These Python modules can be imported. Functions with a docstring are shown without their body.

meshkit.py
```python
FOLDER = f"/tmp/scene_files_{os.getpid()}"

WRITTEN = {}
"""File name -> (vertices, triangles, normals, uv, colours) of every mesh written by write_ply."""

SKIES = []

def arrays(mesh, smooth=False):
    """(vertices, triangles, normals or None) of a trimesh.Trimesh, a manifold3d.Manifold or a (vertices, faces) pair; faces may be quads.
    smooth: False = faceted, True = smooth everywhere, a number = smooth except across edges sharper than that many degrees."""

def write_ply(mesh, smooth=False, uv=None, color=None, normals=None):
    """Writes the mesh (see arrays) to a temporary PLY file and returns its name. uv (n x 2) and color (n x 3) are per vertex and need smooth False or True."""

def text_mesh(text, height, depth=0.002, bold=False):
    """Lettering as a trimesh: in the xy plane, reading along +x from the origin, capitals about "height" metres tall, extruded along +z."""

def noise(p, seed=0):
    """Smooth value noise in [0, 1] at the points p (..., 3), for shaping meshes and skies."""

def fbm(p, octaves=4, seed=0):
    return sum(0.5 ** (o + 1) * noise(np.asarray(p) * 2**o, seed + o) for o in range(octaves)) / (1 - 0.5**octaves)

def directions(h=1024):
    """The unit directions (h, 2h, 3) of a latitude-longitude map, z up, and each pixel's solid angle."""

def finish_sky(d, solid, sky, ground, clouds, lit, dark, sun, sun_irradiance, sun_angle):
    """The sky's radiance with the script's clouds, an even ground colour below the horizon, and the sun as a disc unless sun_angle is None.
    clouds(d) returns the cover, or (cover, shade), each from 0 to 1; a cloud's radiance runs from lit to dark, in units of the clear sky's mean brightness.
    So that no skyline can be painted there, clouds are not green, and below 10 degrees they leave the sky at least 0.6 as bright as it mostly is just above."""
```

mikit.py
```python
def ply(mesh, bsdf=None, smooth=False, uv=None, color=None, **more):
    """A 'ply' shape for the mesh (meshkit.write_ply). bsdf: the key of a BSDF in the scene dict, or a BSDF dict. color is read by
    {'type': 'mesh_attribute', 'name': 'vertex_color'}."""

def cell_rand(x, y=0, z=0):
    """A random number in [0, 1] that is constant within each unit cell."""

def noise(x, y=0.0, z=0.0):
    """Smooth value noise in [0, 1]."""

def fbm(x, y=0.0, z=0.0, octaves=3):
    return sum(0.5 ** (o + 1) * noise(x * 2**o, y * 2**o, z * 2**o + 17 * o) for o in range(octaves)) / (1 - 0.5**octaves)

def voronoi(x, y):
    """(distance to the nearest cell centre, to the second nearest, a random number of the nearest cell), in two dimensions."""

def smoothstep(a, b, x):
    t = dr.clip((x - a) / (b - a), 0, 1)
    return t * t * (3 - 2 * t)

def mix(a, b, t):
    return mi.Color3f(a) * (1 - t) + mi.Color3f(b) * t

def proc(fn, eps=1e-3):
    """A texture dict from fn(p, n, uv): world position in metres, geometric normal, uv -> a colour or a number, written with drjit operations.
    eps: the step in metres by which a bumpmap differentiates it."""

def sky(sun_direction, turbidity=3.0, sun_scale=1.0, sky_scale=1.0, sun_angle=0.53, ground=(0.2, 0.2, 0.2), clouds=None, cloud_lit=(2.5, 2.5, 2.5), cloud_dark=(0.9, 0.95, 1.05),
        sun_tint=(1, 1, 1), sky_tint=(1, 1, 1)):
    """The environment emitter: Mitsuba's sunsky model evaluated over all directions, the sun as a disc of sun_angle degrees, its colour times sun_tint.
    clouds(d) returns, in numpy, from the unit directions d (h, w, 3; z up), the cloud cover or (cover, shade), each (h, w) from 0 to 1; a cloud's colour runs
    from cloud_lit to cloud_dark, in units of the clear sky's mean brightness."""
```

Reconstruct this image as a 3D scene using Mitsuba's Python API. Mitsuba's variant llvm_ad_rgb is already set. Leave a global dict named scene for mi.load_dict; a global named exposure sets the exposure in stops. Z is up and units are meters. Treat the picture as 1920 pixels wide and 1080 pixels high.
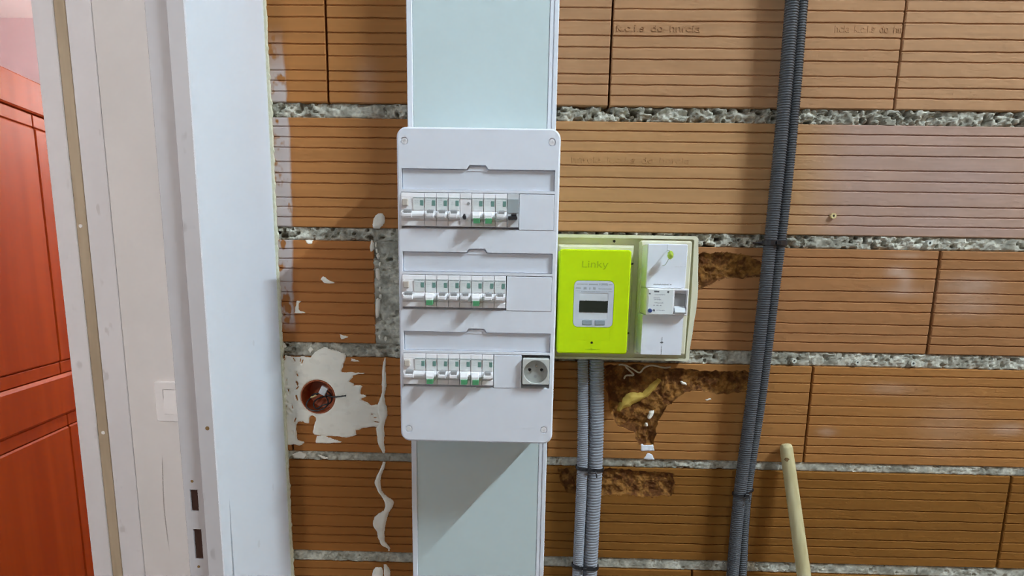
import math, random, numpy as np, trimesh, shapely, manifold3d
import drjit as dr
import mitsuba as mi
import mikit, meshkit
from shapely.geometry import Polygon, Point, box as sbox
from mikit import proc, noise, fbm, smoothstep, mix

T = mi.ScalarTransform4f
scene, labels = {}, {}

# ------------------------------------------------------------------ camera
PITCH, ROLL, YAW, DIST, EYE, FOCAL = 0.183529, 0.017344, -0.0192, 1.21832, 1.5, 1200.0
_fw = np.array([math.sin(YAW) * math.cos(PITCH), math.cos(YAW) * math.cos(PITCH), -math.sin(PITCH)])
_r = np.array([math.cos(YAW), -math.sin(YAW), 0.0])
_u = np.cross(_r, _fw)
_up = -math.sin(ROLL) * _r + math.cos(ROLL) * _u
_o = np.array([0.0, -DIST, EYE])
scene['camera'] = {'type': 'perspective', 'fov': math.degrees(2 * math.atan(960 / FOCAL)), 'fov_axis': 'x',
                   'near_clip': 0.02, 'far_clip': 50.0, 'principal_point_offset_y': -180 / 1080,
                   'to_world': T().look_at(origin=_o.tolist(), target=(_o + _fw).tolist(), up=_up.tolist())}

# ------------------------------------------------------------------ light and exposure
exposure = 0.0
TUBE = dict(x=2.42, z=4.00, y0=-1.15, y1=-2.15, radiance=1680.0)      # fluorescent tube on the ceiling, at right angles to the brick wall
HALL_LAMP = dict(p=(-0.68, -2.30, 2.15), r=0.10, radiance=165.0)      # globe in the hallway
ROOM_LAMP = dict(p=(-1.15, 1.78, 2.15), r=0.12, radiance=64.0)       # globe in the room with the wardrobe

# ------------------------------------------------------------------ materials
def rgb(*c): return {'type': 'rgb', 'value': [float(x) for x in c]}

def mat(name, color, rough=0.5, spec=0.5, bump=None, bump_scale=0.001, **more):
    if callable(color): color = proc(color)
    elif not isinstance(color, dict): color = rgb(*color)
    b = {'type': 'principled', 'base_color': color, 'roughness': rough, 'specular': spec, **more}
    if bump is not None:
        b = {'type': 'bumpmap', 'arbitrary': proc(bump, eps=8e-4), 'scale': bump_scale, 'bsdf': b}
    scene[name] = {'type': 'twosided', 'bsdf': b}

def gauss(p, x, z, rx, rz, amount=1.0):
    return amount * dr.exp(-(dr.square((p.x - x) / rx) + dr.square((p.z - z) / rz)))

def brick_color(p, n, uv):
    row = dr.floor((1.7695 - p.z) / 0.2162)
    off = dr.select(row < -0.5, 0.1408, dr.select(row < 0.5, 0.453, dr.select(row < 1.5, 0.2573, dr.select(row < 2.5, 0.0463, dr.select(row < 3.5, 0.453, 0.1)))))
    col = dr.floor((p.x - off) / 0.504)
    h = mikit.cell_rand(row + 40, col + 40, 3)
    g = mikit.cell_rand(row + 40, col + 40, 9)
    # course tones, light fall-off put into the colour: sandy at the top, browner further down; the left stack is redder
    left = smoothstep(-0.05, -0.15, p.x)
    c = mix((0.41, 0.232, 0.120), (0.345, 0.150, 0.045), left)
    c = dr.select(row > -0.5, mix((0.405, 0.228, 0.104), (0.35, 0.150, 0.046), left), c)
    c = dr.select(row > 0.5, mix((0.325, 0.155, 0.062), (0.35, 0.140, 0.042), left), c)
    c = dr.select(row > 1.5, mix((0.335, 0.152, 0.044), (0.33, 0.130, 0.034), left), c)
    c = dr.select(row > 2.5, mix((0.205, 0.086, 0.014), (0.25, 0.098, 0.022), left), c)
    c = c * (0.90 + 0.12 * h) * mix((1.0, 1.0, 1.0), (1.02, 0.98, 0.92), g)
    # pale kiln bloom on the block right of the grey conduits
    pink = smoothstep(0.47, 0.60, p.x) * smoothstep(1.555, 1.57, p.z) * smoothstep(1.77, 1.755, p.z)
    c = mix(c, (0.37, 0.252, 0.208), pink * (0.80 + 0.5 * (fbm(p.x * 6, p.z * 9, 2.0) - 0.5)))
    # streaks along the extrusion, blotches
    st = fbm(p.x * 5, p.z * 150, 1.3, 3)
    bl = fbm(p.x * 14, p.z * 22, 4.7, 3)
    c = c * (0.80 + 0.26 * st + 0.16 * bl)
    # white bloom spots
    sp = gauss(p, .684, 1.4997, .018, .010, .55) + gauss(p, .705, 1.485, .014, .02, .35) + gauss(p, .7, 1.463, .04, .01, .3) + gauss(p, .8235, 1.478, .045, .018, .42) \
        + gauss(p, .83, 1.44, .05, .02, .3) + gauss(p, .9343, 1.2052, .03, .012, .4) + gauss(p, .589, 1.192, .016, .008, .35) + gauss(p, .705, 1.28, .05, .012, .22) \
        + gauss(p, .82, 1.21, .06, .05, .16) + gauss(p, -.2906, 1.8122, .02, .04, .22) + gauss(p, .70, 1.53, .03, .005, .3)
    c = mix(c, (0.55, 0.43, 0.36), dr.minimum(sp, 1.0) * (0.5 + 0.8 * fbm(p.x * 60, p.z * 90, 0.3)))
    # white paint rubbed on the ends of the blocks beside the plaster wall
    edge = -0.4415 + 0.006 * (fbm(p.x * 20, p.z * 30, 8.0) - 0.5) - 0.01 * (noise(p.z * 9.0) - 0.5)
    w = smoothstep(edge + 0.004, edge - 0.003, p.x) * smoothstep(1.36, 1.40, p.z) * smoothstep(1.92, 1.80, p.z)
    w = w * smoothstep(0.30, 0.46, fbm(p.x * 70, p.z * 45, 5.0))
    c = mix(c, (0.52, 0.47, 0.46), w * 0.85)
    return c

def brick_bump(p, n, uv):
    return fbm(p.x * 120, p.z * 420, p.y * 300, 3) * 0.8

def mortar_color(p, n, uv):
    a = fbm(p.x * 60, p.z * 60, p.y * 60, 4)
    b = fbm(p.x * 220, p.z * 220, p.y * 220, 2)
    c = mix((0.25, 0.245, 0.20), (0.50, 0.495, 0.42), smoothstep(0.3, 0.7, a))
    return c * (0.62 + 0.7 * b)

def broken_color(p, n, uv):
    a = fbm(p.x * 80, p.z * 80, p.y * 60, 4)
    b = fbm(p.x * 260, p.z * 260, p.y * 260, 2)
    c = mix((0.10, 0.038, 0.012), (0.25, 0.118, 0.031), smoothstep(0.35, 0.66, a))
    return c * (0.55 + 0.85 * b)

def plaster_color(p, n, uv):
    a = fbm(p.x * 30, p.z * 40, p.y * 30, 4)
    d = smoothstep(0.60, 0.72, fbm(p.x * 90 + 3, p.z * 120, 2.2, 3))
    return mix(mix((0.76, 0.74, 0.65), (0.87, 0.85, 0.76), a), (0.46, 0.43, 0.36), d * 0.14)

def paint_color(p, n, uv):
    a = fbm(p.x * 3, p.y * 5, p.z * 3, 3)
    sp = smoothstep(0.84, 0.88, fbm(p.x * 40, p.y * 40, p.z * 25, 2)) * 0.25
    return mix(mix((0.63, 0.68, 0.735), (0.69, 0.73, 0.78), a), (0.45, 0.45, 0.45), sp)

def hall_color(p, n, uv):
    a = fbm(p.x * 6, p.y * 5, p.z * 5, 3)
    crack = smoothstep(0.0016, 0.0006, dr.abs(p.x + 0.7235 + 0.012 * (noise(p.z * 6.0) - 0.5))) * smoothstep(1.12, 1.09, p.z) * smoothstep(0.90, 0.96, p.z)
    return mix(mix((0.72, 0.71, 0.69), (0.80, 0.79, 0.77), a), (0.30, 0.28, 0.26), crack * 0.8)

def frame_color(p, n, uv):
    a = fbm(p.x * 14, p.y * 14, p.z * 3, 3)
    b = smoothstep(0.70, 0.80, fbm(p.x * 60, p.y * 60, p.z * 22, 3))
    return mix(mix((0.70, 0.70, 0.71), (0.80, 0.80, 0.81), a), (0.42, 0.40, 0.38), b * 0.4)

def wood(c0, c1, fx, fz):
    def f(p, n, uv):
        g = fbm((p.x + 0.6 * p.y) * fx + 0.4 * noise(p.z * 3), p.y * fx, p.z * fz, 4)
        return mix(c0, c1, smoothstep(0.25, 0.75, g))
    return f

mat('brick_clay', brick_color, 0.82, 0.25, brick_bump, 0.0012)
mat('mortar_cement', mortar_color, 0.95, 0.15)
mat('broken_clay', broken_color, 0.95, 0.15)
mat('filler_plaster', plaster_color, 0.9, 0.2)
mat('foam_yellow', lambda p, n, uv: mix((0.46, 0.31, 0.055), (0.62, 0.46, 0.12), fbm(p.x * 120, p.z * 120, 1.0, 3)), 0.8, 0.2)
mat('white_paint', paint_color, 0.6, 0.3)
mat('raw_edge', lambda p, n, uv: mix((0.52, 0.52, 0.36), (0.72, 0.72, 0.58), fbm(p.x * 160, p.y * 160, p.z * 160, 3)), 0.9, 0.2)
mat('shaded_jamb_paint', lambda p, n, uv: frame_color(p, n, uv) * mi.Color3f(0.56, 0.55, 0.56), 0.5, 0.4)  # frame paint darkened evenly, standing in for shade on the jamb
mat('hall_paint', hall_color, 0.7, 0.3)
mat('frame_paint', frame_color, 0.5, 0.4)
mat('tan_wood', wood((0.40, 0.32, 0.215), (0.50, 0.41, 0.285), 60, 4), 0.6, 0.3)
mat('orange_wood', wood((0.31, 0.045, 0.002), (0.38, 0.066, 0.004), 22, 1.2), 0.5, 0.12)
mat('orange_groove', (0.15, 0.022, 0.005), 0.6, 0.3)
mat('handle_wood', wood((0.46, 0.41, 0.22), (0.58, 0.53, 0.31), 90, 3), 0.55, 0.35)
mat('handle_knot', (0.16, 0.10, 0.04), 0.7, 0.2)
mat('hole_dark', (0.045, 0.024, 0.018), 0.8, 0.1)
mat('pink_paint', (0.88, 0.75, 0.78), 0.8, 0.2)
mat('ceiling_paint', (0.36, 0.34, 0.30), 0.9, 0.2)
mat('hall_ceiling_paint', (0.82, 0.80, 0.78), 0.9, 0.2)
mat('concrete', lambda p, n, uv: mix((0.16, 0.155, 0.14), (0.24, 0.235, 0.22), fbm(p.x * 4, p.y * 4, 0.0, 4)), 0.8, 0.3)
mat('room_plaster', (0.33, 0.17, 0.075), 0.9, 0.2)
mat('white_plastic', (0.75, 0.80, 0.87), 0.38, 0.5)
mat('warm_white_plastic', (0.83, 0.84, 0.86), 0.35, 0.5)
mat('recess_plastic', (0.66, 0.71, 0.78), 0.4, 0.5)
mat('pale_green_plastic', (0.565, 0.68, 0.685), 0.35, 0.5)
mat('breaker_face', (0.72, 0.775, 0.775), 0.4, 0.5)
mat('breaker_line', (0.36, 0.42, 0.42), 0.5, 0.4)
mat('breaker_print', (0.58, 0.64, 0.645), 0.5, 0.4)
mat('lever_grey', (0.27, 0.28, 0.285), 0.4, 0.5)
mat('lever_green', (0.07, 0.30, 0.13), 0.4, 0.5)
mat('window_green', (0.13, 0.27, 0.235), 0.3, 0.5)
mat('beige_plastic', (0.52, 0.48, 0.42), 0.4, 0.5)
mat('screen_grey', (0.34, 0.40, 0.42), 0.2, 0.5)
mat('black_plastic', (0.012, 0.013, 0.016), 0.35, 0.5)
mat('socket_plastic', (0.55, 0.58, 0.55), 0.4, 0.5)
mat('socket_well_plastic', (0.36, 0.38, 0.36), 0.4, 0.5)
mat('metal', (0.75, 0.74, 0.70), 0.25, 0.5, metallic=1.0)
mat('cream_plastic', (0.66, 0.655, 0.50), 0.4, 0.5)
mat('lime_plastic', (0.52, 0.735, 0.001), 0.5, 0.25)
mat('lime_dark', (0.33, 0.50, 0.002), 0.5, 0.4)
mat('meter_grey_plastic', (0.55, 0.60, 0.66), 0.35, 0.5)
mat('meter_pale_plastic', (0.62, 0.66, 0.69), 0.3, 0.5)
mat('lcd_dark', (0.014, 0.019, 0.012), 0.5, 0.3)
mat('button_grey', (0.25, 0.31, 0.35), 0.4, 0.5)
mat('print_grey', (0.33, 0.36, 0.39), 0.5, 0.4)
mat('print_dark', (0.10, 0.11, 0.12), 0.5, 0.4)
mat('blue_plastic', (0.03, 0.06, 0.22), 0.35, 0.5)
mat('seal_green', (0.42, 0.58, 0.06), 0.4, 0.5)
mat('wire_steel', (0.55, 0.62, 0.55), 0.4, 0.5)
mat('conduit_dark_grey', lambda p, n, uv: mix((0.052, 0.058, 0.066), (0.080, 0.087, 0.095), fbm(p.x * 30, p.y * 30, p.z * 12, 3)), 0.45, 0.45)
mat('conduit_light_grey', lambda p, n, uv: mix((0.215, 0.24, 0.275), (0.285, 0.31, 0.345), fbm(p.x * 30, p.y * 30, p.z * 12, 3)), 0.45, 0.45)
mat('string_fibre', (0.42, 0.36, 0.27), 0.9, 0.2)
mat('box_orange', (0.36, 0.085, 0.028), 0.45, 0.4)
mat('plug_pale', (0.55, 0.58, 0.52), 0.6, 0.3)
mat('plug_yellow', (0.62, 0.52, 0.26), 0.6, 0.3)
mat('switch_white', (0.90, 0.90, 0.89), 0.35, 0.5)

# ------------------------------------------------------------------ helpers
def label(key, text=None, cat=None, group=None, kind=None):
    d = labels.setdefault(key, {})
    for k, v in (('label', text), ('category', cat), ('group', group), ('kind', kind)):
        if v: d[k] = v

def numbered(key):
    if key not in scene and key not in labels: return key
    i = 1
    while f'{key}_{i:03d}' in scene or f'{key}_{i:03d}' in labels: i += 1
    return f'{key}_{i:03d}'

def add(key, mesh, m, smooth=False, **more):
    if key in scene: key = numbered(key)
    if key.startswith('distribution_board'): more['to_world'] = BOARD
    scene[key] = mikit.ply(mesh, m, smooth=smooth, **more)
    return key

def hullm(pts): return trimesh.convex.convex_hull(np.asarray(pts, float))

def box(x0, x1, y0, y1, z0, z1, b=0.0):
    """Box, its edges chamfered by b."""
    if b <= 0:
        return trimesh.creation.box(bounds=[[x0, y0, z0], [x1, y1, z1]])
    pts = []
    for x, sx in ((x0, 1), (x1, -1)):
        for y, sy in ((y0, 1), (y1, -1)):
            for z, sz in ((z0, 1), (z1, -1)):
                pts += [(x + sx * b, y + sy * b, z), (x + sx * b, y, z + sz * b), (x, y + sy * b, z + sz * b)]
    return hullm(pts)

def rounded(x0, x1, z0, z1, r, n=6):
    pts = []
    for cx, cz, a in ((x1 - r, z1 - r, 0), (x0 + r, z1 - r, 90), (x0 + r, z0 + r, 180), (x1 - r, z0 + r, 270)):
        for k in range(n + 1):
            t = math.radians(a + 90 * k / n)
            pts.append((cx + r * math.cos(t), cz + r * math.sin(t)))
    return pts

def plate(poly, yf, yb, ch=0.0):
    """Slab with the outline poly in (x, z), from its front y = yf back to y = yb. With ch the front edge of a convex outline is chamfered."""
    pts = poly if isinstance(poly, list) else None
    if ch > 0 and pts is not None:
        p = np.asarray(pts)
        q = np.asarray(Polygon(pts).buffer(-ch).exterior.coords)
        return hullm(np.vstack([np.c_[p[:, 0], np.full(len(p), yb), p[:, 1]], np.c_[p[:, 0], np.full(len(p), yf + ch), p[:, 1]], np.c_[q[:, 0], np.full(len(q), yf), q[:, 1]]]))
    g = Polygon(pts) if pts is not None else poly
    if not g.is_valid: g = g.buffer(0)
    parts = []
    for one in getattr(g, 'geoms', [g]):
        m = trimesh.creation.extrude_polygon(one, yb - yf, engine='earcut')
        v = m.vertices
        parts.append(trimesh.Trimesh(np.c_[v[:, 0], yb - v[:, 2], v[:, 1]], m.faces, process=False))
    return trimesh.util.concatenate(parts)

def text(s, h, x, z, y, depth=0.0006, bold=False, width=None):
    m = meshkit.text_mesh(s, h, depth, bold)
    v = m.vertices.copy()
    if width: v[:, 0] *= width / (v[:, 0].max() - v[:, 0].min())
    return trimesh.Trimesh(np.c_[x + v[:, 0] - v[:, 0].min(), y + depth - v[:, 2] - depth, z + v[:, 1]], m.faces, process=False)

def cat(*ms): return trimesh.util.concatenate(list(ms))

def frames(p):
    t = np.gradient(p, axis=0); t /= np.linalg.norm(t, axis=1, keepdims=True)
    ref = np.array([0.0, 1.0, 0.0]) if abs(t[0][1]) < 0.9 else np.array([1.0, 0, 0])
    a = np.zeros_like(p); v = ref
    for i in range(len(p)):
        v = v - t[i] * (v @ t[i]); v = v / np.linalg.norm(v); a[i] = v
    return t, a, np.cross(t, a)

def tube(points, radii, sides=12):
    p = np.asarray(points, float)
    r = np.broadcast_to(np.asarray(radii, float), (len(p),))
    t, a, b = frames(p)
    ang = np.arange(sides) * 2 * np.pi / sides
    v = p[:, None] + r[:, None, None] * (np.cos(ang)[None, :, None] * a[:, None] + np.sin(ang)[None, :, None] * b[:, None])
    i, j = np.meshgrid(np.arange(len(p) - 1), np.arange(sides), indexing='ij')
    k = (j + 1) % sides
    q = np.stack([i * sides + j, i * sides + k, (i + 1) * sides + k, (i + 1) * sides + j], -1).reshape(-1, 4)
    f = np.vstack([q[:, [0, 1, 2]], q[:, [0, 2, 3]]])
    n = len(p) * sides
    vv = np.vstack([v.reshape(-1, 3), p[:1], p[-1:]])
    j = np.arange(sides); k = (j + 1) % sides
    e = (len(p) - 1) * sides
    f = np.vstack([f, np.c_[k, j, np.full(sides, n)], np.c_[e + j, e + k, np.full(sides, n + 1)]])
    m = trimesh.Trimesh(vv, f, process=False)
    if m.volume < 0: m.invert()
    return m

def curve(ctrl, n):
    """Smooth path through the control points."""
    from scipy.interpolate import CubicSpline
    c = np.asarray(ctrl, float)
    s = np.r_[0, np.cumsum(np.linalg.norm(np.diff(c, axis=0), axis=1))]
    return CubicSpline(s, c)(np.linspace(0, s[-1], n))

def cyl(cx, cz, r, yf, yb, n=24, ch=0.0):
    t = np.arange(n) * 2 * np.pi / n
    return plate([(cx + r * math.cos(a), cz + r * math.sin(a)) for a in t], yf, yb, ch)

def to_man(m):
    m = trimesh.Trimesh(m.vertices, m.faces, process=True)
    return manifold3d.Manifold(manifold3d.Mesh(np.asarray(m.vertices, np.float32), np.asarray(m.faces, np.uint32)))

def from_man(m):
    q = m.to_mesh()
    return trimesh.Trimesh(np.asarray(q.vert_properties[:, :3], float), np.asarray(q.tri_verts, int), process=False)

def minus(a, *bs):
    m = to_man(a)
    for b in bs: m = m - to_man(b)
    return from_man(m)

def turned(mesh, rot, at):
    m = mesh.copy(); m.apply_transform(trimesh.transformations.rotation_matrix(rot, [0, 0, 1])); m.apply_translation(at); return m

BOARD = T().translate([0.0, -0.0665, 0.0819]).scale(0.9454)      # the distribution board is drawn 1.06 times its size, then set on the trunking

# ================================================================== THE SETTING
X_CORNER = -0.47
# ---- brick wall: core, blocks, mortar
key = add('wall_back', box(-0.475, 4.0, 0.05, 0.20, 0.0, 4.10), 'mortar_cement')
label('wall_back', 'bare wall of orange ribbed terracotta blocks laid in grey mortar', kind='structure')

ROWS = [  # top, bottom, a vertical joint's x
    (2.1940, 2.0000, 0.3500), (1.9770, 1.7820, 0.1408), (1.7570, 1.5633, 0.4530), (1.5400, 1.3470, 0.2573),
    (1.3203, 1.1287, 0.0463), (1.1108, 0.9175, 0.4530), (0.8950, 0.7020, 0.3500), (0.6790, 0.4860, 0.2573)]
GROOVES = [.085, .177, .275, .400, .502, .595, .722, .816, .905]
PITCH_X = 0.504
CHIP_A = [(0.2890, 1.5243), (0.3179, 1.5236), (0.3283, 1.5286), (0.3506, 1.5271), (0.3674, 1.5303), (0.3883, 1.5277), (0.4123, 1.5223), (0.4314, 1.5168), (0.4450, 1.5055), (0.4450, 1.4859), (0.4250, 1.4884), (0.3989, 1.4821), (0.3809, 1.4847), (0.3635, 1.4795), (0.3471, 1.4733), (0.3358, 1.4652), (0.3240, 1.4630), (0.2928, 1.4686)]
CHIP_B = [(0.1497, 1.3150), (0.1528, 1.2984), (0.1608, 1.2557), (0.1735, 1.2146), (0.1833, 1.1934), (0.1969, 1.1905), (0.2192, 1.1813), (0.2198, 1.1695), (0.2293, 1.1589), (0.2568, 1.1595), (0.2586, 1.1833), (0.2622, 1.2102), (0.2791, 1.2382), (0.2956, 1.2537), (0.3193, 1.2675), (0.3401, 1.2711), (0.3615, 1.2631), (0.3841, 1.2626), (0.4194, 1.2675), (0.4379, 1.2784), (0.4377, 1.3044), (0.4220, 1.3102), (0.3684, 1.3075), (0.3186, 1.3085), (0.2849, 1.3105), (0.2763, 1.3150), (0.2400, 1.3170)]
CHIP_C = [(0.0703, 1.1050), (0.0740, 1.0928), (0.0794, 1.0718), (0.0899, 1.0587), (0.1135, 1.0515), (0.1666, 1.0517), (0.1929, 1.0557), (0.2227, 1.0531), (0.2514, 1.0516), (0.2777, 1.0545), (0.2984, 1.0540), (0.3031, 1.0796), (0.2982, 1.0983), (0.2906, 1.1025), (0.2485, 1.1037), (0.2042, 1.1059), (0.1903, 1.1080), (0.1785, 1.1085), (0.1616, 1.1075), (0.1271, 1.1080), (0.0955, 1.1080)]
HOLE = (-0.4025, 1.2403, 0.0335)

def jagged(poly, seed, jag, step):
    rng, g = np.random.RandomState(seed), Polygon(poly)
    n = int(g.exterior.length / step)
    p = [g.exterior.interpolate(g.exterior.length * i / n) for i in range(n)]
    h = Polygon([(q.x + rng.uniform(-jag, jag), q.y + rng.uniform(-jag, jag)) for q in p]).buffer(0)
    h = max(h.geoms, key=lambda a: a.area) if h.geom_type != 'Polygon' else h
    return [tuple(q) for q in h.exterior.coords[:-1]]
CHIP_A, CHIP_B, CHIP_C = jagged(CHIP_A, 1, .0022, .006), jagged(CHIP_B, 2, .0026, .007), jagged(CHIP_C, 3, .0018, .006)

def block(x0, x1, z0, z1, seed):
    """One hollow clay block lying in the wall: a ribbed face pressed along its length, with slightly wandering grooves."""
    rng = np.random.RandomState(seed)
    h = z1 - z0
    zs, ys, w = [z1 - 0.0005, z1 - 0.002], [0.0022, 0.0], [0, 0]
    for gfrac in GROOVES:
        zc = z1 - h * (gfrac + rng.uniform(-.004, .004))
        d = rng.uniform(.0022, .0034)
        for dz, y in ((.0017, 0.0), (.0011, d * .8), (.0, d), (-.0010, d * .35), (-.0021, 0.0)):
            zs.append(zc + dz); ys.append(y); w.append(1)
    zs += [z0 + 0.002, z0 + 0.0005]; ys += [0.0, 0.0022]; w += [0, 0]
    zs, ys, w = map(np.array, (zs, ys, w))
    n = max(2, int((x1 - x0) / 0.02))
    xs = np.linspace(x0, x1, n + 1)
    xs = np.r_[x0, x0 + .0015, xs[1:-1], x1 - .0015, x1]
    N = len(zs)
    ring = []
    tilt, proud = rng.uniform(-.0012, .0012), rng.uniform(-.0008, .0008)
    for i, x in enumerate(xs):
        q = np.c_[np.full(N, x * 40.0), zs * 60, np.full(N, seed * 3.1)]
        dz = (meshkit.noise(q, 1) - .5) * .0016 * w
        dy = (meshkit.noise(q, 2) - .5) * .0010 + (meshkit.noise(np.c_[np.full(N, x * 8.0), zs * 8, np.full(N, seed * 7.7)], 3) - .5) * .0012 + proud + tilt * (x - x0) / (x1 - x0)
        end = 0.0014 if i in (0, len(xs) - 1) else 0.0
        front = np.c_[np.full(N, x), ys + dy + end, zs + dz]
        back = np.c_[np.full(N, x), np.full(N, .050), zs][::-1]
        ring.append(np.vstack([front, back]))
    M = 2 * N
    v = np.vstack(ring)
    i, j = np.meshgrid(np.arange(len(xs) - 1), np.arange(M), indexing='ij')
    k = (j + 1) % M
    q = np.stack([i * M + j, i * M + k, (i + 1) * M + k, (i + 1) * M + j], -1).reshape(-1, 4)
    f = [np.vstack([q[:, [0, 1, 2]], q[:, [0, 2, 3]]])]
    for base, rev in ((0, False), ((len(xs) - 1) * M, True)):
        a = np.arange(N - 1)
        c = np.stack([base + a, base + M - 1 - a, base + M - 2 - a, base + a + 1], -1)
        t = np.vstack([c[:, [0, 1, 2]], c[:, [0, 2, 3]]])
        f.append(t[:, ::-1] if rev else t)
    m = trimesh.Trimesh(v, np.vstack(f), process=False)
    if m.volume < 0: m.invert()
    return m

cuts = [plate(CHIP_A, -0.02, 0.0145), plate(CHIP_B, -0.02, 0.040), plate(CHIP_C, -0.02, 0.0145), cyl(HOLE[0], HOLE[1], HOLE[2], -0.02, 0.0485, 32)]
cut_box = [(np.asarray(c.bounds)) for c in cuts]
seed = 10
for ri, (z1, z0, jx) in enumerate(ROWS):
    start = jx - PITCH_X * math.ceil((jx + 0.47) / PITCH_X)
    k = 0
    while start + PITCH_X * k < 1.75:
        x0, x1 = start + PITCH_X * k + .002, start + PITCH_X * (k + 1) - .002
        k += 1; seed += 1
        if ri == 3 and x0 < -0.3:        # left of the wide cement joint
            x0, x1 = -0.4755, -0.2870
        elif ri == 3 and x0 < 0.0:
            x0 = -0.2260
        x0 = max(x0, -0.4755)
        if x1 - x0 < 0.008: continue
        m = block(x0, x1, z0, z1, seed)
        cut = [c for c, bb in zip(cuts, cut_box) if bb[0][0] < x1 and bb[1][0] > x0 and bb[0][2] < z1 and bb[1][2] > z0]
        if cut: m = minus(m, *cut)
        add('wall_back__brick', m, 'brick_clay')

def mortar_bed(x0, x1, z0, z1, seed, rough=0.009, step=0.0024, base=0.003):
    nx, nz = int((x1 - x0) / step), max(5, int((z1 - z0) / step))
    X, Z = np.meshgrid(np.linspace(x0, x1, nx + 1), np.linspace(z0, z1, nz + 1))
    q = np.full_like(X, seed)
    big = meshkit.fbm(np.stack([X * 9, Z * 14, q + 5], -1), 2)
    wx_ = X + .006 * (meshkit.noise(np.stack([X * 60, Z * 60, q + 9], -1)) - .5)
    f = meshkit.fbm(np.stack([wx_ * 110, Z * 130, q], -1), 3, 1)
    ridge = 1 - np.abs(2 * meshkit.noise(np.stack([wx_ * 95 + Z * 40, Z * 120, q + 2], -1), 4) - 1)
    pit = np.clip(meshkit.noise(np.stack([wx_ * 130, Z * 150, q + 3], -1), 6) - .66, 0, 1) * 3
    amp = rough * (0.25 + 1.5 * np.clip((big - .32) * 2.2, 0, 1))
    Y = base + amp * (0.85 - 1.35 * f - 0.22 * ridge ** 2 + 1.9 * pit)
    u = np.minimum((Z - z0), (z1 - Z)) / 0.004
    Y = Y + np.clip(1 - u, 0, 1) ** 2 * 0.009
    Y = np.maximum(Y, -.0016 + .0012 * f)
    v = np.stack([X, Y, Z], -1).reshape(-1, 3)
    i, j = np.meshgrid(np.arange(nz), np.arange(nx), indexing='ij')
    a = i * (nx + 1) + j
    f = np.stack([a, a + 1, a + nx + 2, a + nx + 1], -1).reshape(-1, 4)
    return (v, f)

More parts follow.
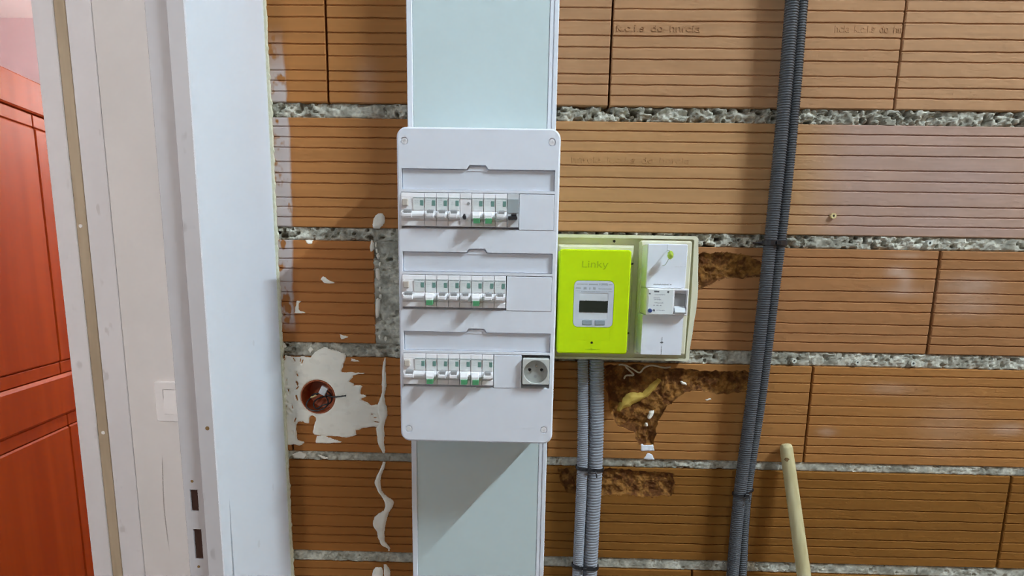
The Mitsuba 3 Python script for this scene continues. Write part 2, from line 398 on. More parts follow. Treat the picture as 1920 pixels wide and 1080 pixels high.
for i in range(len(ROWS) - 1):
    top, bot = ROWS[i][1], ROWS[i + 1][0]
    far = i in (0, 6)
    add('wall_back__mortar_joint', mortar_bed(-0.4755, 1.70, bot - .002, top + .002, 3.1 * i, rough=(.010, .015, .013, .011, .008, .005, .004)[i], step=0.006 if far else 0.0022), 'mortar_cement', smooth=False)
add('wall_back__mortar_joint', mortar_bed(-0.2885, -0.2245, 1.345, 1.542, 77.0, rough=0.005, base=0.001), 'mortar_cement')
label('wall_back__mortar_joint_007', 'wide upright joint filled with grey cement')

# ---- broken hollows in the blocks
def hollow(poly, depth, seed, extra=(), step=0.0016, rough=0.006):
    g = Polygon(poly)
    x0, z0, x1, z1 = g.buffer(.002).bounds
    nx, nz = int((x1 - x0) / step), int((z1 - z0) / step)
    X, Z = np.meshgrid(np.linspace(x0, x1, nx + 1), np.linspace(z0, z1, nz + 1))
    pts = shapely.points(X.ravel(), Z.ravel())
    inside = shapely.contains(g.buffer(.0016), pts).reshape(X.shape)
    d = shapely.distance(pts, g.exterior).reshape(X.shape) * np.where(shapely.contains(g, pts).reshape(X.shape), 1, -1)
    Y = -0.0006 + depth * np.clip((d + .001) / .006, 0, 1) ** .7
    for cx, cz, rx, rz, amt in extra:
        Y = Y + amt * np.exp(-(((X - cx) / rx) ** 2 + ((Z - cz) / rz) ** 2))
    q = np.stack([X * 95, Z * 95, np.full_like(X, seed)], -1)
    n = meshkit.fbm(q, 4, 3) - .5
    pit = np.clip(meshkit.noise(q * .9, 8) - .72, 0, 1) * 3
    Y = Y + (n * 2 * rough + pit * rough * .9) * np.clip(d / .004, 0, 1)
    idx = -np.ones(X.shape, int); idx[inside] = np.arange(inside.sum())
    v = np.stack([X, Y, Z], -1)[inside]
    i, j = np.meshgrid(np.arange(nz), np.arange(nx), indexing='ij')
    c = np.stack([idx[i, j], idx[i, j + 1], idx[i + 1, j + 1], idx[i + 1, j]], -1).reshape(-1, 4)
    c = c[(c >= 0).all(1)]
    return (v, c)

k1 = add('wall_back__broken_hollow', hollow(CHIP_A, .008, 1.0), 'broken_clay')
label(k1, 'chiselled rough hollow in the brick beside the cream meter board')
k2 = add('wall_back__broken_hollow', hollow(CHIP_B, .010, 2.0, extra=((.195, 1.296, .030, .022, .016), (.235, 1.30, .03, .012, .010), (.175, 1.25, .012, .03, .006), (.215, 1.205, .03, .014, .004)), rough=.0065), 'broken_clay')
label(k2, 'large broken brown hollow below the cream meter board')
k3 = add('wall_back__broken_hollow', hollow(CHIP_C, .008, 3.0), 'broken_clay')
label(k3, 'long chiselled hollow behind the lighter grey conduits')

# ---- yellow foam, filler, smears on the wall
def blobmesh(poly, yf, yb, seed, jag=0.0012, step=0.004):
    """Raised patch of filler with a jagged rim."""
    g = Polygon(poly)
    if not g.is_valid: g = g.buffer(0)
    L = g.exterior.length
    n = max(12, int(L / step))
    rng = np.random.RandomState(seed)
    pts = []
    for i in range(n):
        q = g.exterior.interpolate(L * i / n)
        pts.append((q.x + rng.uniform(-jag, jag), q.y + rng.uniform(-jag, jag) * .6))
    h = Polygon(pts).buffer(0)
    if h.geom_type != 'Polygon': h = max(h.geoms, key=lambda a: a.area)
    return h

def streak(path, seed, jag=.0006):
    p = np.asarray(path)
    from scipy.interpolate import CubicSpline
    s = np.arange(len(p))
    cs = CubicSpline(s, p)
    q = cs(np.linspace(0, len(p) - 1, len(p) * 4))
    rng = np.random.RandomState(seed)
    wd = np.clip(q[:, 2], .0008, 1)
    l = [(x - w + rng.uniform(-jag, jag), z) for x, z, w in zip(q[:, 0], q[:, 1], wd)]
    r = [(x + w + rng.uniform(-jag, jag), z) for x, z, w in zip(q[:, 0], q[:, 1], wd)]
    g = Polygon(l + r[::-1]).buffer(0)
    return max(g.geoms, key=lambda a: a.area) if g.geom_type != 'Polygon' else g

def domed(g, yf, yb, seed, soft=.003, step=.0016):
    """Patch over the outline g with a rounded rim and a trowelled, uneven top."""
    g = g.buffer(0)
    x0, z0, x1, z1 = g.bounds
    x0, z0, x1, z1 = x0 - step, z0 - step, x1 + step, z1 + step
    nx, nz = max(3, int((x1 - x0) / step)), max(3, int((z1 - z0) / step))
    X, Z = np.meshgrid(np.linspace(x0, x1, nx + 1), np.linspace(z0, z1, nz + 1))
    pts = shapely.points(X.ravel(), Z.ravel())
    ins = shapely.contains(g, pts).reshape(X.shape)
    d = shapely.distance(pts, g.boundary).reshape(X.shape) * np.where(ins, 1, -1)
    keep = d > -step * .9
    e = np.clip((d + step * .5) / soft, 0, 1)
    n = meshkit.fbm(np.stack([X * 60, Z * 90, np.full_like(X, seed)], -1), 3) - .5
    Y = yb + (yf - yb) * np.sqrt(e) + n * .0016 * e
    idx = -np.ones(X.shape, int); idx[keep] = np.arange(keep.sum())
    v = np.stack([X, Y, Z], -1)[keep]
    i, j = np.meshgrid(np.arange(nz), np.arange(nx), indexing='ij')
    c = np.stack([idx[i, j], idx[i, j + 1], idx[i + 1, j + 1], idx[i + 1, j]], -1).reshape(-1, 4)
    return (v, c[(c >= 0).all(1)])

FOAM = [(0.1829, 1.2233), (0.1863, 1.2393), (0.1941, 1.2490), (0.2018, 1.2597), (0.2160, 1.2632), (0.2294, 1.2614), (0.2460, 1.2774), (0.2616, 1.2903), (0.2661, 1.2841), (0.2568, 1.2682), (0.2452, 1.2543), (0.2334, 1.2456), (0.2173, 1.2389), (0.2053, 1.2302), (0.1972, 1.2279), (0.1883, 1.2192)]
k = add('wall_back__expanding_foam', domed(blobmesh(FOAM, 0, 0, 5, .0012, .005), 0.001, 0.016, 4.0, soft=.010), 'foam_yellow', smooth=True)
label(k, 'yellow expanding foam in the broken hollow')

PATCH = [(-0.4632, 1.3207), (-0.4456, 1.3184), (-0.4273, 1.3193), (-0.4145, 1.3175), (-0.4015, 1.3308), (-0.3920, 1.3361), (-0.3826, 1.3394), (-0.3740, 1.3334), (-0.3621, 1.3326), (-0.3468, 1.3256), (-0.3450, 1.3157), (-0.3506, 1.3047), (-0.3562, 1.2910), (-0.3323, 1.2904), (-0.3073, 1.2894), (-0.3219, 1.2875), (-0.3314, 1.2841), (-0.3358, 1.2777), (-0.3401, 1.2724), (-0.3319, 1.2683), (-0.3320, 1.2646), (-0.3157, 1.2650), (-0.3170, 1.2531), (-0.3199, 1.2485), (-0.3064, 1.2445), (-0.3196, 1.2378), (-0.3067, 1.2317), (-0.3005, 1.2254), (-0.2837, 1.2269), (-0.2691, 1.2240), (-0.2671, 1.2155), (-0.2684, 1.2063), (-0.2738, 1.1975), (-0.2825, 1.1817), (-0.2952, 1.1836), (-0.3147, 1.1799), (-0.3303, 1.1741), (-0.3284, 1.1655), (-0.3455, 1.1596), (-0.3699, 1.1613), (-0.3911, 1.1619), (-0.4144, 1.1635), (-0.4137, 1.1809), (-0.4067, 1.1988), (-0.4149, 1.2030), (-0.4192, 1.2024), (-0.4241, 1.1850), (-0.4419, 1.1911), (-0.4498, 1.1801), (-0.4478, 1.1540), (-0.4325, 1.1478), (-0.4436, 1.1404), (-0.4578, 1.1439), (-0.4676, 1.1398), (-0.4679, 1.1786), (-0.4691, 1.1974), (-0.4700, 1.2430), (-0.4700, 1.2843), (-0.4690, 1.3057)]
pg = blobmesh(PATCH, 0, 0, 3, .0014, .0045).difference(Point(HOLE[0], HOLE[1]).buffer(HOLE[2] + .0005))
rng = np.random.RandomState(8)
for i in range(26):                      # bare clay showing through in small slits at the left
    x, z = rng.uniform(-.468, -.425), rng.uniform(1.145, 1.315)
    pg = pg.difference(shapely.affinity.rotate(sbox(x - .0012, z - .005 * rng.uniform(.4, 1.2), x + .0012, z + .005 * rng.uniform(.4, 1.2)), rng.uniform(-40, 40)))
for x, z in ((-.2955, 1.2075), (-.291, 1.2010), (-.2895, 1.1925), (-.2835, 1.1915)):
    pg = pg.difference(shapely.affinity.rotate(sbox(x - .004, z - .001, x + .004, z + .001), -12))
if pg.geom_type != 'Polygon': pg = max(pg.geoms, key=lambda a: a.area)
k = add('wall_back__filler_patch', domed(pg, -0.0024, 0.0012, 9.0, step=.0014), 'filler_plaster', smooth=True)
label(k, 'smeared cream filler around the round cable hole')

DRIPS = {
    'cream filler drip running down from the filler patch': [(-0.2689, 1.3205, 0.0012), (-0.2706, 1.3105, 0.0021), (-0.2719, 1.2969, 0.0031), (-0.2722, 1.2812, 0.0036), (-0.2725, 1.2627, 0.0037), (-0.2738, 1.2516, 0.0031), (-0.2761, 1.2409, 0.0042), (-0.2774, 1.2259, 0.0084), (-0.2767, 1.2099, 0.0095), (-0.2770, 1.1937, 0.0053), (-0.2815, 1.1807, 0.0074), (-0.2807, 1.1666, 0.0074), (-0.2810, 1.1524, 0.0064), (-0.2781, 1.1394, 0.0048), (-0.2751, 1.1285, 0.0016)],
    'long wavy cream filler drip beside the trunking': [(-0.2749, 1.1114, 0.0021), (-0.2778, 1.0997, 0.0032), (-0.2834, 1.0873, 0.0037), (-0.2892, 1.0682, 0.0054), (-0.2873, 1.0571, 0.0048), (-0.2842, 1.0482, 0.0043), (-0.2748, 1.0371, 0.0065), (-0.2664, 1.0261, 0.0092), (-0.2699, 1.0112, 0.0065), (-0.2787, 1.0019, 0.0097), (-0.2854, 0.9903, 0.0130), (-0.2879, 0.9742, 0.0120), (-0.2849, 0.9616, 0.0076), (-0.2846, 0.9512, 0.0065), (-0.2821, 0.9420, 0.0055), (-0.2778, 0.9340, 0.0066), (-0.2703, 0.9284, 0.0033), (-0.2693, 0.9215, 0.0016)],
    'cream filler blob at the lower edge of the photo': [(-0.2909, 0.8857, 0.0055), (-0.2922, 0.8774, 0.0099), (-0.2935, 0.8668, 0.0110), (-0.2938, 0.8537, 0.0089)],
    'narrow cream filler blob at the lower edge of the photo': [(-0.2776, 0.8920, 0.0033), (-0.2744, 0.8827, 0.0055), (-0.2735, 0.8721, 0.0066), (-0.2761, 0.8542, 0.0055)],
    'oval cream filler dab left of the distribution board': [(-0.2731, 1.5904, 0.0030), (-0.2742, 1.5846, 0.0089), (-0.2753, 1.5788, 0.0104), (-0.2769, 1.5720, 0.0105), (-0.2796, 1.5662, 0.0080), (-0.2806, 1.5628, 0.0040)],
}
for i, (t, p) in enumerate(DRIPS.items()):
    k = add('wall_back__filler_drip', domed(streak(p, 20 + i), -0.0042, 0.001, 30.0 + i, soft=.005, step=.001), 'filler_plaster', smooth=True)
    label(k, t)
BITS = [(-0.2904, 1.5291, 0.0060), (-0.2823, 1.5331, 0.0030), (-0.2815, 1.5224, 0.0030), (-0.2787, 1.5127, 0.0040), (-0.2760, 1.4980, 0.0030), (-0.2804, 1.4801, 0.0061), (-0.2785, 1.4732, 0.0040), (-0.2770, 1.4513, 0.0030), (-0.2752, 1.4373, 0.0041), (-0.2807, 1.4201, 0.0082), (-0.2830, 1.4079, 0.0061), (-0.2842, 1.3988, 0.0020), (-0.2795, 1.3600, 0.003), (-0.2680, 1.3560, 0.003)]
rng = np.random.RandomState(4)
for x, z, w in BITS:
    hgt = w * rng.uniform(1.2, 2.0)
    poly = [(x + w * .8 * math.cos(a) * rng.uniform(.6, 1.1), z + hgt * math.sin(a) * rng.uniform(.7, 1.2)) for a in np.linspace(0, 2 * np.pi, 9)[:-1]]
    add('wall_back__filler_crumb', domed(Polygon(poly), -0.003, 0.0015, x * 99, soft=.003, step=.001), 'filler_plaster', smooth=True)
SMEARS = [[(-0.3891, 1.4673), (-0.3837, 1.4753), (-0.3778, 1.4704), (-0.3659, 1.4637), (-0.3620, 1.4598), (-0.3823, 1.4604)],
          [(-0.4366, 1.4273), (-0.4275, 1.4265), (-0.4329, 1.4193), (-0.4313, 1.4082), (-0.4131, 1.4034), (-0.4419, 1.4019)],
          [(-0.3559, 1.3647), (-0.3426, 1.3608), (-0.3354, 1.3600), (-0.3532, 1.3534)],
          [(-0.4690, 1.3427), (-0.4641, 1.3461), (-0.4593, 1.3379), (-0.4690, 1.3324)],
          [(-0.4180, 1.3335), (-0.4126, 1.3388), (-0.4087, 1.3337), (-0.4142, 1.3253)],
          [(-0.4588, 1.1219), (-0.4435, 1.1289), (-0.4299, 1.1226), (-0.4357, 1.1136), (-0.4548, 1.1153)],
          [(-0.4085, 1.1231), (-0.3969, 1.1200), (-0.3864, 1.1159), (-0.3950, 1.1135)],
          [(-0.4081, 1.1604), (-0.3932, 1.1624), (-0.3785, 1.1567), (-0.3575, 1.1495), (-0.3810, 1.1468), (-0.4108, 1.1467)],
          [(-0.335, 1.318), (-0.329, 1.3165), (-0.318, 1.3115), (-0.336, 1.312)],
          [(-0.4150, 1.5395), (-0.4000, 1.5395), (-0.4020, 1.5325), (-0.4110, 1.5320)]]
for i, s in enumerate(SMEARS):
    add('wall_back__filler_smear', domed(blobmesh(s, 0, 0, 60 + i, .0008, .003), -0.0016, 0.0008, 50.0 + i, soft=.002, step=.001), 'filler_plaster', smooth=True)
for s in ([(0.2309, 1.1579), (0.2568, 1.1595), (0.2587, 1.1455), (0.2451, 1.1463), (0.2327, 1.1438)], [(0.2443, 1.1419), (0.2537, 1.1410), (0.2607, 1.1281), (0.2366, 1.1286)]):
    k = add('wall_back__paint_dab', domed(blobmesh(s, 0, 0, 70, .0008, .004), -0.0022, 0.001, 66.0, soft=.002, step=.001), 'white_plastic', smooth=True)
    label(k, 'white paint dab below the broken hollow')
for s, yf in (([(.2455, 1.2235), (.2555, 1.2265), (.2530, 1.2150), (.2470, 1.2080), (.2420, 1.2110)], 0.002), ([(.2395, 1.2000), (.2440, 1.2010), (.2450, 1.1930), (.2380, 1.1935)], 0.004), ([(.302, 1.286), (.313, 1.283), (.315, 1.277), (.304, 1.279)], 0.002), ([(.348, 1.252), (.360, 1.256), (.366, 1.252), (.352, 1.247)], -0.001)):
    k = add('wall_back__white_chip', domed(blobmesh(s, 0, 0, 90, .0006, .003), yf, yf + .008, 91.0, soft=.002, step=.001), 'filler_plaster', smooth=True)
    label(k, 'small white fleck in or beside the broken hollow')

# ---- lettering pressed into the clay, too worn to read but for a few letters
for s, x, z, w in (('k.c.i.s  do  hnrcia', .1498, 1.9060, .144), ('hcia  k.c.i.s  do  hn', .5270, 1.9080, .115), ('hnrcia  k.c.i.s  do  hnrcia', .0781, 1.6855, .212)):
    k = add('wall_back__stamped_lettering', text(s, .0105, x, z, -.0006, .0006, width=w), 'brick_clay')
    label(k, 'worn stamped lettering on a brick rib')

# ---- left wall with its doorway (the wall stands at right angles to the brick wall)
WT = 0.058
DOOR_FAR, DOOR_NEAR, DOOR_TOP = -0.286, -1.13, 2.06
XL0, XL1 = X_CORNER - WT, X_CORNER
wall = cat(box(XL0, XL1, DOOR_FAR + .036, 0.049, 0, 4.10), box(XL0, XL1, DOOR_NEAR - .04, DOOR_FAR + .036, DOOR_TOP + .04, 4.10), box(XL0, XL1, -4.6, DOOR_NEAR - .04, 0, 4.10))
add('wall_left', wall, 'white_paint')
label('wall_left', 'white painted wall left of the brick wall, with a doorway', kind='structure')
rng = np.random.RandomState(2)
zs = np.arange(0.3, 2.6, .006)
wv = [.0030 + .0026 * float(v) for v in meshkit.fbm(np.c_[zs * 25, zs * 0, zs * 0], 3)]
edge = Polygon([(XL1 - .001, zs[0])] + [(XL1 - .001 + w + (rng.uniform(-.0012, .002) if rng.rand() < .5 else 0), z) for w, z in zip(wv, zs)] + [(XL1 - .001, zs[-1])])
k = add('wall_left__plaster_edge', plate(edge, -.0075, .004), 'raw_edge')
label(k, 'rough yellowish raw plaster edge against the bricks')
# wooden lining flush with the plaster: a thin proud band along the doorway
band = Polygon([(DOOR_FAR, 0.2), (DOOR_FAR, 2.3), (-.203, 2.3), (-.2106, 1.872), (-.2297, 1.49), (-.2581, 1.067), (-.272, .6), (-.28, .2)])
m = trimesh.creation.extrude_polygon(band, .0022, engine='earcut')
v = m.vertices
add('trim_1', trimesh.Trimesh(np.c_[XL1 - .0002 + v[:, 2], v[:, 0], v[:, 1]], m.faces, process=False), 'white_paint')
label('trim_1', 'smooth white casing along the doorway edge', kind='structure')

# door frame: lining with stop, rebate and strike plate
J = 'door_1'
label(J, 'painted grey-white door frame with empty latch cut-outs', kind='structure')
add(J + '__jamb', box(-.4945, XL1 + .0015, DOOR_FAR, DOOR_FAR + .030, 0, DOOR_TOP + .03, .0012), 'shaded_jamb_paint')
reb_y = -.2765
reb = box(XL0 - .001, -.4960, reb_y, reb_y + .026, 0, DOOR_TOP + .03, .0008)
cutz = [(-.5190, -.5068, 1.1113, 1.1466), (-.5185, -.5055, 1.0305, 1.0812)]
reb = minus(reb, *[box(a, b, reb_y - .02, reb_y + .022, c, d) for a, b, c, d in cutz], cyl(-.4814, 1.2487, .002, -.4, -.3))
k = add(J + '__rebate', reb, 'shaded_jamb_paint')
for a, b, c, d in cutz:
    k = add(J + '__latch_hole', box(a - .001, b + .001, reb_y + .0035, reb_y + .025, c - .001, d + .001), 'hole_dark')
    label(k, 'dark rectangular latch cut-out')
for z in (1.1605, 1.0177):
    add(J + '__screw_head', cyl(-.5140, z, .0022, reb_y - .0006, reb_y + .002, 12), 'handle_knot')
k = add(J + '__screw_hole', cyl(-.4790, 1.2487, .0032, DOOR_FAR - .0004, DOOR_FAR + .004, 10), 'handle_knot')
add(J + '__header', box(XL0, XL1 + .0015, DOOR_NEAR - .03, DOOR_FAR + .03, DOOR_TOP, DOOR_TOP + .035, .001), 'frame_paint')
add(J + '__near_jamb', box(XL0, XL1 + .0015, DOOR_NEAR - .03, DOOR_NEAR, 0, DOOR_TOP, .001), 'frame_paint')

# ---- hallway: wall in line with the brick wall, second door frame
HX0, HX1 = -1.62, -0.8845
hall = cat(box(-0.7765, XL0, -.0030, .20, 0, 2.62), box(HX1 + .10, -0.70, .001, .199, 0, 2.62), box(-3.2, HX0 - .11, 0, .20, 0, 2.62), box(HX0 - .11, HX1 + .11, 0, .20, 2.12, 2.62))
add('wall_hallway', hall, 'hall_paint')
label('wall_hallway', 'off-white plastered hallway wall with a light switch', kind='structure')
D = 'door_2'
label(D, 'white painted door frame with a bare wood strip, in the hallway', kind='structure')
add(D + '__frame_post', box(-.8835, -.8446, -.006, .198, 0, 2.12, .0015), 'frame_paint')
k = add(D + '__wood_strip', box(-.8442, -.8243, -.0045, .02, 0, 2.13, .001), 'tan_wood')
label(k, 'bare tan wooden strip with pale screw heads')
for x, z in ((-.8385, 1.5583), (-.8360, 1.1593)):
    add(D + '__wood_strip__screw_head', cyl(x + .003, z, .0034, -.0062, -.003, 14), 'switch_white')
add(D + '__architrave', box(-.8238, -.7775, -.0040, .02, 0, 2.18, .0012), 'frame_paint')
add(D + '__frame_post', box(HX0 - .11, HX0, -.006, .198, 0, 2.12, .0015), 'frame_paint')
add(D + '__frame_head', box(HX0, -.8423, -.006, .198, 2.08, 2.12, .0015), 'frame_paint')

# ---- light switch
S = 'light_switch'
label(S, 'square white light switch on the hallway wall, half hidden by the door frame', 'light switch')
add(S + '__cover_frame', minus(plate(rounded(-.7205, -.6410, 1.1860, 1.2655, .004), -.010, -.0002, .0015), box(-.7040, -.6575, -.02, -.005, 1.2010, 1.2505)), 'switch_white')
add(S + '__rocker', hullm([(-.7030, -.0135, 1.2020), (-.6585, -.0135, 1.2020), (-.7030, -.0095, 1.2495), (-.6585, -.0095, 1.2495), (-.7030, -.004, 1.2020), (-.6585, -.004, 1.2020), (-.7030, -.004, 1.2495), (-.6585, -.004, 1.2495)]), 'switch_white')

# ---- orange wardrobe in the room beyond
A0, HD = np.array([-1.3095, 0.3717, 0.0]), math.atan2(0.98836, -0.15216)
W = 'wardrobe'
label(W, 'orange-stained wooden wardrobe with panelled doors, seen through the far doorway', 'wardrobe')
def wx(s0, s1, d0, d1, z0, z1, b=.003):       # s along the front, d outwards from the front
    m = box(s0, s1, -d1, -d0, z0, z1, b)
    return turned(m, HD, A0)
add(W, wx(-.16, 1.05, -.55, -.012, 0.06, 1.955), 'orange_groove')
add(W + '__plinth', wx(-.16, 1.05, -.53, -.004, 0.0, .10), 'orange_wood')
k = add(W + '__frieze', wx(-.162, 1.052, -.02, .004, 1.8815, 1.9680, .004), 'orange_wood')
add(W + '__top_board', wx(-.165, 1.055, -.555, .002, 1.950, 1.9685, .004), 'orange_wood')
for a, b in ((-.158, .2155), (.2185, .62), (.623, 1.048)):
    add(W + '__top_moulding', wx(a, b, -.02, -.003, 1.8455, 1.8785, .002), 'orange_wood')
    add(W + '__upper_panel', wx(a, b, -.02, .0, 1.2040, 1.8435, .004), 'orange_wood')
    add(W + '__lower_moulding', wx(a, b, -.02, -.003, 1.1680, 1.2020, .002), 'orange_wood')
add(W + '__middle_rail', wx(-.16, 1.05, -.02, .006, 1.0480, 1.1660, .008), 'orange_wood')
for a, b in ((-.158, .2235), (.2265, .62), (.623, 1.048)):
    add(W + '__rail_moulding', wx(a, b, -.02, -.003, 1.0120, 1.0460, .002), 'orange_wood')
    add(W + '__lower_panel', wx(a, b, -.02, .0, .18, 1.0100, .004), 'orange_wood')
    add(W + '__bottom_moulding', wx(a, b, -.02, -.002, .10, .178, .003), 'orange_wood')

# ---- the rest of the rooms
add('floor', box(-3.2, 4.1, -4.7, 3.0, -.1, 0), 'concrete'); label('floor', 'grey concrete floor', kind='structure')
add('ceiling', box(-.60, 4.1, -4.7, .2, 4.10, 4.20), 'ceiling_paint'); label('ceiling', 'white ceiling', kind='structure')
add('ceiling_001', box(-3.2, -.53, -4.7, 3.0, 2.62, 2.70), 'hall_ceiling_paint'); label('ceiling_001', 'white hallway ceiling', kind='structure')
add('wall_right', box(4.0, 4.1, -4.7, .2, 0, 4.10), 'room_plaster'); label('wall_right', 'plain plastered wall', kind='structure')
add('wall_front', box(-3.2, 4.1, -4.7, -4.6, 0, 4.10), 'room_plaster'); label('wall_front', 'plain plastered wall', kind='structure')
add('wall_far', cat(box(-3.2, -.40, 2.05, 2.15, 0, 2.62), box(-.48, -.38, .2, 2.05, 0, 2.62), box(-3.2, -3.1, -4.6, 2.05, 0, 2.62)), 'pink_paint'); label('wall_far', 'pale pink wall of the far room', kind='structure')

# ================================================================== LAMPS (out of the frame)
L = 'ceiling_tube_lamp'
label(L, 'fluorescent tube lamp on the high ceiling, out of the frame at the upper right', 'lamp')
add(L + '__batten', box(TUBE['x'] - .03, TUBE['x'] + .03, TUBE['y1'] - .05, TUBE['y0'] + .05, TUBE['z'] + .035, 4.10, .004), 'white_plastic')
m = tube([(TUBE['x'], TUBE['y0'], TUBE['z']), (TUBE['x'], TUBE['y1'], TUBE['z'])], .013, 16)
k = add(L + '__tube', m, 'white_plastic', smooth=30)
scene[k]['emitter'] = {'type': 'area', 'radiance': rgb(*(TUBE['radiance'] * np.array([0.86, 1.02, 1.14])))}
for nm, q, txt, tint in (('hallway_globe_lamp', HALL_LAMP, 'white globe lamp under the hallway ceiling, out of the frame', (1, .995, .99)), ('far_room_globe_lamp', ROOM_LAMP, 'white globe lamp in the far room, hidden behind the hallway wall', (1, .96, .92))):
    label(nm, txt, 'lamp')
    s = trimesh.creation.icosphere(2, q['r']); s.apply_translation(q['p'])
    k = add(nm + '__globe', s, 'white_plastic', smooth=True)
    scene[k]['emitter'] = {'type': 'area', 'radiance': rgb(*(q['radiance'] * np.array(tint)))}
    add(nm + '__rod', tube([(q['p'][0], q['p'][1], q['p'][2] + q['r'] - .01), (q['p'][0], q['p'][1], 2.62)], .008, 10), 'white_plastic')

# ================================================================== CABLE TRUNKING
C = 'cable_trunking'
label(C, 'white upright cable trunking with pale green covers, running behind the distribution board', 'cable trunking')
TX0, TX1 = -.2097, .0455
add(C + '__side_wall', box(TX0, -.1998, -.060, -.0026, 0.02, 2.9, .0012), 'white_plastic')
add(C + '__side_wall', cat(box(.0302, .0375, -.0585, -.0026, 0.02, 2.9, .001), box(.0375, TX1, -.060, -.0026, 0.02, 2.9, .0012)), 'white_plastic')
add(C + '__back', box(-.1998, .0302, -.006, -.0026, 0.02, 2.9), 'white_plastic')
k = add(C + '__cover', box(-.1995, .0299, -.0575, -.052, 1.7200, 2.9, .0008), 'pale_green_plastic'); label(k, 'pale green cover above the distribution board')
k = add(C + '__cover', box(-.1995, .0299, -.0575, -.052, 0.02, 1.1880, .0008), 'pale_green_plastic'); label(k, 'pale green cover below the distribution board')

# ================================================================== DISTRIBUTION BOARD
B = 'distribution_board'
label(B, 'white three-row electrical distribution board with breakers, fixed on the trunking', 'distribution board')
BX0, BX1, BZ0, BZ1, BF = -.2172, .0516, 1.1890, 1.7193, -.120
STEP = .1345
cover = plate(rounded(BX0, BX1, BZ0, BZ1, .0165, 8), BF, -.0612, .0028)
pockets = []
for r in range(3):
    dz = -STEP * r
    rec = Polygon([(-.2098, 1.6212 + dz), (.0437, 1.6212 + dz), (.0437, 1.6545 + dz), (-.0660, 1.6545 + dz), (-.0705, 1.6608 + dz), (-.0975, 1.6608 + dz), (-.1020, 1.6545 + dz), (-.2098, 1.6545 + dz)])
    pockets.append(plate(rec, BF - .01, BF + .0085))
    z0, z1 = 1.5572 + dz, 1.6168 + dz
    # opening: straight hole whose lower edge is bevelled outwards
    pockets.append(box(-.2108, .0440, BF - .01, -.082, z0 + .004, z1))
    pockets.append(hullm([(x, y, z) for x in (-.2108, .0440) for y, z in ((BF - .001, z0 - .0003), (BF + .010, z0 + .0045), (BF - .001, z0 + .02), (BF + .010, z0 + .02))]))
SCREWS = [(-.2044, 1.6968), (.0373, 1.6978), (-.2028, 1.2113), (.0362, 1.2146)]
for x, z in SCREWS: pockets.append(cyl(x, z, .0068, BF - .01, BF + .0022, 20))
k = add(B + '__cover', minus(cover, *pockets), 'white_plastic', smooth=25)
add(B + '__back_box', box(BX0 + .002, BX1 - .002, -.0608, .0060, BZ0 + .002, BZ1 - .002, .002), 'white_plastic')
for x, z in SCREWS:
    s = cyl(x, z, .0050, BF + .0004, BF + .0024, 18, .0005)
    k = add(B + '__screw', minus(s, box(x - .0032, x + .0032, BF - .01, BF + .0016, z - .0007, z + .0007), box(x - .0007, x + .0007, BF - .01, BF + .0016, z - .0032, z + .0032)), 'warm_white_plastic')
k = add(B + '__embossed_lettering', text('Schneider', .0042, -.0175, 1.2155, BF - .0002, .0003, bold=True, width=.036), 'white_plastic')
for r in range(3):
    dz = -STEP * r
    k = add(B + '__label_holder', box(-.2088, .0430, BF + .0052, BF + .0084, 1.6218 + dz, 1.6540 + dz, .0006), 'recess_plastic')
    add(k + '__finger_tab', hullm([(x, y, z) for y in (BF + .0040, BF + .0084) for x, z in ((-.1015, 1.6515 + dz), (-.0665, 1.6515 + dz), (-.0718, 1.6585 + dz), (-.0962, 1.6585 + dz))]), 'white_plastic')

MP, MX0 = .0196, -.2106
def nose(x0, x1, z0, m='warm_white_plastic'):
    """Front of one modular device: lower lip, rounded lever axis, label face, upper lip; z0 = lower edge of the opening."""
    prof = [(.0045, -.092), (.0045, -.1225), (.0055, -.1240), (.0128, -.1238), (.0140, -.1225), (.0150, -.1205), (.0165, -.1205), (.0178, -.1262), (.0205, -.1288), (.0235, -.1290), (.0265, -.1275), (.0285, -.1250),
            (.0290, -.1238), (.0500, -.1222), (.0506, -.1215), (.0512, -.1222), (.0580, -.1210), (.0588, -.1195), (.0588, -.092)]
    g = Polygon([(-y, z + z0) for z, y in prof])
    me = trimesh.creation.extrude_polygon(g, x1 - x0, engine='earcut')
    v = me.vertices
    out = trimesh.Trimesh(np.c_[x0 + v[:, 2], -v[:, 0], v[:, 1]], me.faces, process=False)
    if out.volume < 0: out.invert()
    return out

def lever(key, x, z0, on, w=.0118):
    zc = z0 + .0225
    if on:      # pushed up: short white bar with a grey top face
        add(key + '__lever', hullm([(x + sx * w / 2, y, z) for sx in (-1, 1) for y, z in ((-.1275, zc - .0050), (-.1275, zc + .0035), (-.1365, zc - .0030), (-.1365, zc + .0005), (-.1335, zc + .0040), (-.1335, zc - .0048))]), 'warm_white_plastic', smooth=20)
        add(key + '__lever_tip', hullm([(x + .0012 + sx * (w / 2 - .0012), y, z) for sx in (-1, 1) for y, z in ((-.1265, zc + .0018), (-.1355, zc + .0022), (-.1350, zc + .0062), (-.1330, zc + .0082), (-.1255, zc + .0085))]), 'lever_grey')
    else:       # pulled down: long white bar that ends in a green block
        add(key + '__lever', hullm([(x + sx * w / 2, y, z) for sx in (-1, 1) for y, z in ((-.1270, zc + .0065), (-.1270, zc - .0045), (-.1400, zc - .0055), (-.1400, zc - .0010), (-.1350, zc + .0055))]), 'warm_white_plastic', smooth=20)
        add(key + '__lever_tip', hullm([(x + .0008 + sx * (w / 2 - .0008), y, z) for sx in (-1, 1) for y, z in ((-.1270, zc - .0050), (-.1270, zc - .0115), (-.1425, zc - .0135), (-.1428, zc - .0055), (-.1390, zc - .0050))]), 'lever_green')

